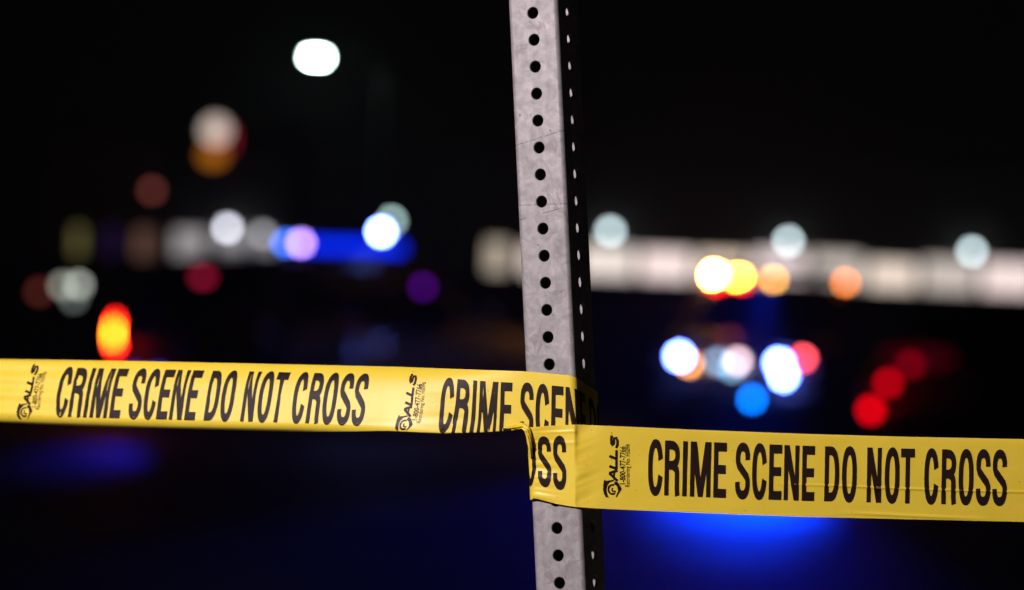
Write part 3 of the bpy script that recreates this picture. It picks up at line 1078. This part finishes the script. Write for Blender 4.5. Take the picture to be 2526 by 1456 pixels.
# --- SUV seen from its rear quarter
DA = 40.0
a_dir = Vector((math.cos(R(54)), math.sin(R(54)), 0))
a_side = Vector((-a_dir.y, a_dir.x, 0))              # to the left of the vehicle
pc = P(860, 700, DA)
A = car('police_suv', 'dark police SUV seen from its rear corner with blue roof bar and lit tail light', 'police car', (pc.x, pc.y, 0), head(a_dir), SUV, M['dark_paint'])
bz = 1.875
barA = light_bar(A, -.05, bz, 1.34, [], DA)
lt = .20 * 1
# right half blue lens, left half clear white modules
MB().rbox(-.05 - .11, -.05 + .11, -.66, .66, bz - .05, bz + .045, .015).build('blue_lens', emat((0.0, 0.045, 2.0), 'blue_lens_glow'), barA)


def beam(carobj, name, src, dst, watts, colr, size, blend=1.0):
    """spot added near a vehicle to put blue light on the road"""
    ld = bpy.data.lights.new(name, 'SPOT')
    ld.energy = watts; ld.color = colr; ld.spot_size = R(size); ld.spot_blend = blend; ld.shadow_soft_size = 0.05
    o = bpy.data.objects.new(name, ld)
    o.location = src
    o.rotation_euler = (Vector(dst) - Vector(src)).to_track_quat('-Z', 'Y').to_euler()
    col.objects.link(o)
    return o


def in_car(carobj, pt):
    return carobj.matrix_basis.inverted() @ Vector(pt)


def car_lamp(carobj, name, x, y, d, r, c, parent=None):
    loc = in_car(carobj, P(x, y, d))
    return lamp(name, parent or carobj, loc, r, d, c)


car_lamp(A, 'strobe', 940, 573, DA - .3, .052, (1.7, 2.6, 10), barA)
car_lamp(A, 'strobe', 742, 600, DA - .3, .050, (.75, .42, 1.5), barA)
car_lamp(A, 'strobe', 704, 600, DA - .25, .045, (.03, .16, .9), barA)
# tail lights of the SUV: left one lit, right one dark
rl = MB().rbox(-2.56, -2.44, .84, .985, .80, 1.16, .03).build('tail_light', M['black_trim'], A)
ll = in_car(A, P(285, 822, DA - 1.0))
xl_ = -2.585
MB().ell((xl_, .90, ll.z), (.03, .05, .175), 14, 10).build('tail_lamp', emat((26, .3, .25), 'tail_lamp_glow'), rl, 60)
MB().rbox(-2.63, -2.45, .832, .845, .80, 1.16, .004).build('added_light_fin', M['black_trim'], rl)  # thin fin added to keep the lamp's light off the hatch
MB().ell((xl_ - .03, .90, ll.z), (.02, .032, .10), 14, 10).build('bulb', emat((34, 8, .2), 'bulb_glow'), rl, 60)
MB().rbox(-2.56, -2.44, -.985, -.84, .80, 1.16, .03).build('tail_light', M['red_lens'], A)
car_lamp(A, 'high_brake_light', 500, 683, DA - 2.4, (.05, .08, .045), (.16, .004, .018))
car_lamp(A, 'mirror_light', 1043, 708, DA - 1.1, .045, (.034, 0.0005, .095))
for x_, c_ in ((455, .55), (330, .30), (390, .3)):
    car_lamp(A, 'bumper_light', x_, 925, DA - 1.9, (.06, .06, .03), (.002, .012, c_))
rw = MB()
for s in (1, -1):
    MB().tube([(-1.9, s * .62, 1.71), (-1.8, s * .62, 1.755), (.2, s * .62, 1.765), (.3, s * .62, 1.72)], .015, 8).build('roof_rail', M['black_trim'], A)

# --- SUV facing the camera
DB = 40.0
b_dir = Vector((-math.sin(R(13)), -math.cos(R(13)), 0))
fb = P(1815, 880, DB)
cb = Vector((fb.x, fb.y, 0)) - b_dir * 2.5
Bc = car('police_suv', 'dark police SUV facing the tape with amber roof bar and blue grille lights', 'police car', (cb.x, cb.y, 0), head(b_dir), SUV, M['dark_paint'])
barB = light_bar(Bc, .1, 1.86, 1.5, [], DB)
MB().rbox(-.01, .21, -.74, .74, 1.81, 1.865, .015).build('clear_lens', M['clear_lens'], barB)
for x_, y_, r_, c_ in ((1762, 680, .06, (42, 17, 2.6)), (1822, 684, .055, (18, 6.0, .25)), (1907, 690, .036, (.95, .42, .03)), (2085, 697, .045, (.85, .20, .02)), (1770, 700, .075, (2.2, .0, .0)), (1830, 702, .07, (1.8, .02, .0))):  # the last two, red, are added for a red halo around the amber
    car_lamp(Bc, 'strobe', x_, y_, DB + (2.3 if r_ < .065 else 2.12), r_, c_, barB)
# push bar with its lights
pb = MB()
for y_ in (-.42, .42):
    pb.tube([(2.60, y_, .40), (2.66, y_, .55), (2.66, y_, .95), (2.60, y_, 1.02)], .03, 8)
for z_ in (.62, .97):
    pb.tube([(2.66, -.62, z_), (2.66, .62, z_)], .025, 8)
pbo = pb.build('push_bar', M['black_trim'], Bc, 50)
FL = [(1675, 879, .055, (1.5, 2.6, 15)), (1699, 898, .040, (1.1, .42, .08)), (1770, 893, .045, (.17, .30, .45)), (1819, 891, .045, (.85, .58, .62)),
      (1921, 896, .055, (1.5, 2.6, 15)), (1932, 928, .052, (1.5, 2.6, 15)), (1980, 884, .040, (1.3, .10, .13)), (1855, 985, .045, (.0, .26, 1.6)),
      (1800, 836, .045, (.045, .006, .010)), (1805, 908, .045, (.15, .28, .42))]
for x_, y_, r_, c_ in FL:
    car_lamp(Bc, 'front_light', x_, y_, DB - .28, r_, c_, Bc)
MB().rbox(-2.56, -2.44, .84, .985, .80, 1.16, .03).build('tail_light', M['red_lens'], Bc)
MB().rbox(-2.56, -2.44, -.985, -.84, .80, 1.16, .03).build('tail_light', M['red_lens'], Bc)

beam(Bc, 'added_blue_spot', P(1890, 700, DB + 1.9), (P(1830, 1320, 28.5).x, 28.5, 0), 1.5e4, (0.0, 0.035, 1.0), 6.0)  # added spot for the bright blue patch on the road
beam(Bc, 'added_blue_wash', P(1890, 700, DB + 1.9), (P(1450, 1320, 23.0).x, 23.0, 0), 1.6e3, (0.0, 0.01, 1.0), 13.0)  # added wider spot for the fainter blue around that patch
beam(A, 'added_blue_spot', A.matrix_basis @ Vector((-2.75, .2, 1.25)), (P(210, 1135, 30.5).x, 30.5, 0), 3.2e2, (0.01, 0.02, 1.0), 9.0)  # added spot behind the hatch, where the vehicle has no lamp

# --- red sedan at the right
DC = 33.0
c_dir = Vector((math.sin(R(20)), math.cos(R(20)), 0))
c_left = Vector((-c_dir.y, c_dir.x, 0))
rc = P(2146, 960, DC)
cc = Vector((rc.x, rc.y, 0)) + c_dir * 2.42 - c_left * .80
Cc = car('sedan', 'dark red sedan parked with its lit red tail lights towards the tape', 'car', (cc.x, cc.y, 0), head(c_dir), SEDAN, M['red_paint'])
for s in (1, -1):
    tl = MB().rbox(-2.44, -2.30, min(s * .52, s * .90), max(s * .52, s * .90), .68, .86, .03).build('tail_light', M['red_lens'], Cc)
    if s > 0:
        car_lamp(Cc, 'tail_lamp', 2190, 945, DC - .10, .045, (.40, .0, .005), tl)
        car_lamp(Cc, 'tail_lamp', 2245, 900, DC - .05, (.07, .05, .045), (.17, .0, .004), tl)
        car_lamp(Cc, 'bumper_lamp', 2147, 1012, DC - .15, .050, (.72, .0, .006), Cc)
car_lamp(Cc, 'added_red_glow', 2300, 985, DC - .10, (.04, .26, .09), (.045, .0, .002), Cc)  # added glowing ellipsoid for the red glow over the sedan's rear
car_lamp(Cc, 'added_glow_strip', 2262, 882, DC + .08, (.04, .34, .08), (.028, .0, .002), Cc)  # second added ellipsoid, widening that red glow
MB().rbox(-2.38, -2.34, -.24, .24, .92, .95, .008).build('high_brake_light', M['red_lens'], Cc)

# ---------------------------------------------------------------- storefront and low wall behind
DS = 75.0


def wx(x, d=DS):
    return (x - 1262.5) / FPX * d


rs0 = random.Random(3)


def building(name, label, xa, xb, bays, wallmat, ztop=4.4):
    root = empty(name, ((xa + xb) / 2, DS, 0)); ox = (xa + xb) / 2
    tag(root, label, 'building')
    hd, sl = 2.72, .55
    # wall with openings left for the bays
    bs = sorted(bays)
    w = MB()
    w.box(xa - ox, xb - ox, 0, 6, hd, ztop)
    edges = [xa] + [e for b_ in bs for e in (b_[0], b_[1])] + [xb]
    for i in range(0, len(edges), 2):
        if edges[i + 1] - edges[i] > .02:
            w.box(edges[i] - ox, edges[i + 1] - ox, 0, 6, 0, hd - .002)
    for b_ in bs:
        w.box(b_[0] - ox, b_[1] - ox, .003, 6, 0, sl)
    w.build('wall', wallmat, root)
    MB().box(xa - ox - .2, xb - ox + .2, -.25, 6.2, ztop + .003, ztop + .22).build('roof', M['roof'], root)
    for b_ in bs:
        x0_, x1_, colr = b_[0] - ox, b_[1] - ox, b_[2]
        fr = MB()
        fr.box(x0_, x0_ + .06, .02, .14, sl + .003, hd); fr.box(x1_ - .06, x1_, .02, .14, sl + .003, hd)
        fr.box(x0_ + .06, x1_ - .06, .02, .14, hd - .09, hd - .003); fr.box(x0_ + .06, x1_ - .06, .02, .14, sl + .004, sl + .08)
        f = fr.build('window', M['frame'], root)
        MB().box(x0_ + .061, x1_ - .061, .07, .09, sl + .081, hd - .091).build('pane', emat(colr, 'lit_window') if max(colr) > 0 else M['glass'], f)
        va = rs0.random() * .13
        MB().box(x0_ + .061, x1_ - .061, .035, .066, hd - .092 - va, hd - .092).build('blind', M['stucco'], f)
        MB().box(x0_, x1_, -.08, .019, sl - .06, sl).build('sill', M['cap'], root)
    return root


rs = random.Random(11)
tints = [(.80, .66, .56), (.74, .64, .58), (.82, .66, .63), (.74, .59, .48), (.76, .62, .62), (.68, .60, .54)]
bays = []
x = wx(1186)
x = wx(1176); bays.append((x + .1, x + .62, (.55, .46, .36)))
x += .80
k = 0
while x < 14:
    w_ = 1.05 + .12 * rs.random()
    fall = 1.42 if x < wx(1900) else 1.15
    t = tints[k % 6]; g_ = fall * (.78 + .40 * rs.random())
    bays.append((x, x + w_, tuple(c * g_ for c in t)))
    x += w_ + .02; k += 1
b1 = building('storefront', 'long low storefront with a row of brightly lit windows behind the wall', wx(1150), 15.0, bays, M['stucco'])
# globes on the storefront, slightly above the windows
for xx, yy in ((1505, 571), (1944, 595), (2397, 621)):
    p_ = P(xx, yy, DS - .35)
    loc = p_ - b1.location
    br = MB().tube([(loc.x, 0.0, loc.z + .16), (loc.x, loc.y, loc.z + .16), (loc.x, loc.y, loc.z + .08)], .018, 8).build('wall_lamp', M['pole'], b1)
    lamp('globe', br, loc, .088, DS, (.50, .63, .66))
# low corner pane spots of the storefront
b2 = building('shop', 'low white-lit shop standing behind the rear of the SUV', wx(395), wx(700), [(wx(418), wx(520), (.42, .39, .40)), (wx(528), wx(606), (.38, .36, .38)), (wx(614), wx(682), (.30, .29, .31))], M['stucco'])
for xx, yy, c_ in ((561, 563, (.62, .63, .72)), (648, 578, (.16, .16, .17))):
    p_ = P(xx, yy, DS - .35)
    loc = p_ - b2.location
    br = MB().tube([(loc.x, 0.0, loc.z + .16), (loc.x, loc.y, loc.z + .16), (loc.x, loc.y, loc.z + .08)], .018, 8).build('wall_lamp', M['pole'], b2)
    lamp('globe', br, loc, .088, DS, c_)
b3 = building('brick_shop', 'brick shop with one yellow window and one brown window', wx(90), wx(392), [(wx(168), wx(206), (.17, .15, .05)), (wx(255), wx(285), (.03, .012, .07)), (wx(322), wx(385), (.15, .075, .055))], M['brick'])

lw = empty('low_wall', (0, 62, 0)); tag(lw, 'long dark masonry wall standing in front of the lit storefront', 'wall')
MB().box(-30, 30, 0, .22, 0, 1.78).build('masonry', M['block'], lw)
for k in range(20):
    MB().rbox(-30 + k * 3, -27.01 + k * 3, -.05, .27, 1.782, 1.87, .015).build('coping', M['cap'], lw)
for k in range(21):
    MB().box(-30.2 + k * 3, -29.8 + k * 3, -.09, -.003, 0, 1.775).build('pier', M['block'], lw)

# lanterns on short posts in front of the wall; the last is added for a reflection
for xx, yy, c_, lab in ((155, 705, (.15, .155, .13), 'pale globe lantern on a post, paired beside a brighter one'), (194, 703, (.23, .25, .22), 'brighter globe lantern of a close pair by the brick shop'),
                        (183, 737, (.06, .07, .065), 'faint globe lantern set lower than the close pair'), (97, 720, (.045, .008, .006), 'dull red lantern near the pair of pale lanterns'),
                        (966, 545, (.26, .38, .37), 'pale green globe lantern on a tall post past the SUV roof'), (2361, 820, (.026, .036, .04), 'lantern added for a faint grey reflection by the red sedan')):
    d_ = 58.0 if yy > 600 else 71.0
    p_ = P(xx, yy, d_)
    ln = empty('lantern', (p_.x, p_.y, 0)); tag(ln, lab, 'lantern')
    MB().lathe([(.001, 0), (.09, 0), (.09, .04), (.035, .08), (.03, p_.z - .14), (.06, p_.z - .10), (.001, p_.z - .09)], (0, 0, 0), 'z', 12).build('lantern_post', M['pole'], ln, 40)
    lamp('globe', ln, (0, 0, p_.z), .075, d_, c_)

# ---------------------------------------------------------------- street lamp, lit pole sign, red beacon
dl = 90.0
p_ = P(780, 141, dl)
sl_ = empty('street_lamp', (p_.x + 1.6, p_.y, 0)); tag(sl_, 'tall street lamp with a bright white head on a curved arm', 'street lamp')
MB().tube([(0, 0, 0), (0, 0, p_.z * .5), (0, 0, p_.z - .35)], [.11, .085, .065], 12).build('pole', M['pole'], sl_, 40)
MB().tube([(0, 0, p_.z - .35), (-.1, 0, p_.z - .05), (-.5, 0, p_.z + .10), (-1.35, 0, p_.z + .12)], .04, 10).build('arm', M['pole'], sl_, 40)
hd_ = MB().rbox(-1.95, -1.25, -.17, .17, p_.z + .04, p_.z + .16, .03).build('lamp_head', M['pole'], sl_, 40)
c0 = coc(dl); cov = (.36 * FPX / dl / c0) * (.11 * FPX / dl / c0)
MB().rbox(-1.78, -1.42, -.13, .13, p_.z - .06, p_.z + .038, .02).build('lens', emat([c / cov for c in (5.0, 7.5, 6.2)], 'street_lamp_glow'), hd_)

ds_ = 70.0
p_ = P(532, 322, ds_)
sg = empty('pole_sign', (p_.x, p_.y, 0)); tag(sg, 'lit pole sign with a pale panel above an amber panel', 'sign')
MB().tube([(0, 0, 0), (0, 0, p_.z - .9)], .08, 12).build('pole', M['pole'], sg, 40)
MB().rbox(-.34, .34, .03, .22, p_.z - .85, p_.z + .32, .03).build('cabinet', M['frame'], sg)
MB().ell((0, 0, p_.z), (.22, .028, .22), 24, 10).build('pale_panel', emat((1.0, .80, .70), 'sign_glow'), sg, 60)
MB().ell((-.03, 0, p_.z - .46), (.21, .028, .16), 24, 10).build('amber_panel', emat((.62, .19, .01), 'sign_amber_glow'), sg, 60)
MB().ell((.27, 0, p_.z - .16), (.05, .028, .22), 16, 10).build('red_edge', emat((.5, .01, .03), 'sign_red_glow'), sg, 60)

p_ = P(375, 470, 71)
bc = empty('beacon_mast', (p_.x, p_.y, 0)); tag(bc, 'slim mast topped by a dull red beacon between the brick shop and pole sign', 'beacon')
MB().tube([(0, 0, 0), (0, 0, p_.z - .1)], [.05, .035], 10).build('mast', M['pole'], bc, 40)
lamp('beacon', bc, (0, 0, p_.z), 0.085, 71, (.062, .014, .011))

# ---------------------------------------------------------------- gathered strand of film where the wrap crosses itself
def strand():
    cp = [(1150, 1060), (1215, 1058), (1262, 1053), (1288, 1051), (1299, 1060), (1304, 1078), (1307, 1100), (1309, 1128)]
    dep = [0.055, 0.030, 0.012, 0.002, -0.001, -0.001, 0.0, 0.004]
    n1, n2 = vnoise(21), vnoise(22)
    V, F = [], []
    NT, NC = 110, 13
    ts = np.linspace(0, 1, NT)
    kx = np.linspace(0, 1, len(cp))
    for i, t in enumerate(ts):
        x = np.interp(t, kx, [c[0] for c in cp]); y = np.interp(t, kx, [c[1] for c in cp])
        t2 = min(1, t + .01)
        dx = np.interp(t2, kx, [c[0] for c in cp]) - x + 1e-6; dy = np.interp(t2, kx, [c[1] for c in cp]) - y
        ln = math.hypot(dx, dy); nx, ny = -dy / ln, dx / ln
        d = 3.572 + np.interp(t, kx, dep)
        w = 13 * sm(0, .25, t) * (1 - .45 * sm(.55, 1, t)) + 2
        for j in range(NC):
            c = j / (NC - 1) - .5
            wob = float(n1(np.array([c * 6 + t * 5]))[0]) * 3.0
            dd = float(n2(np.array([c * 9 + t * 7 + 40]))[0]) * .0022 - .002 * math.cos(c * math.pi)
            V.append(P(x + nx * (c * w + wob * .4), y + ny * (c * w + wob * .4), d + dd)[:])
    for i in range(NT - 1):
        for j in range(NC - 1):
            F.append((i * NC + j, i * NC + j + 1, (i + 1) * NC + j + 1, (i + 1) * NC + j))
    npmesh('gathered_fold', np.array(V), F, M['film'], TAPE)


strand()

# ---------------------------------------------------------------- thin volume added for the bloom around the lamps
hm = bpy.data.materials.new('added_bloom_haze')
hm.use_nodes = True
hn = hm.node_tree.nodes
hn.remove(hn['Principled BSDF'])
pv_ = hn.new('ShaderNodeVolumePrincipled')
pv_.inputs['Color'].default_value = (.9, .92, .95, 1)
pv_.inputs['Density'].default_value = 0.0010
pv_.inputs['Anisotropy'].default_value = 0.5
hm.node_tree.links.new(pv_.outputs[0], hn['Material Output'].inputs['Volume'])
hz = MB().box(-640, 640, -80, 1540, -1, 12).build('added_haze', hm)
tag(hz, kind='stuff')
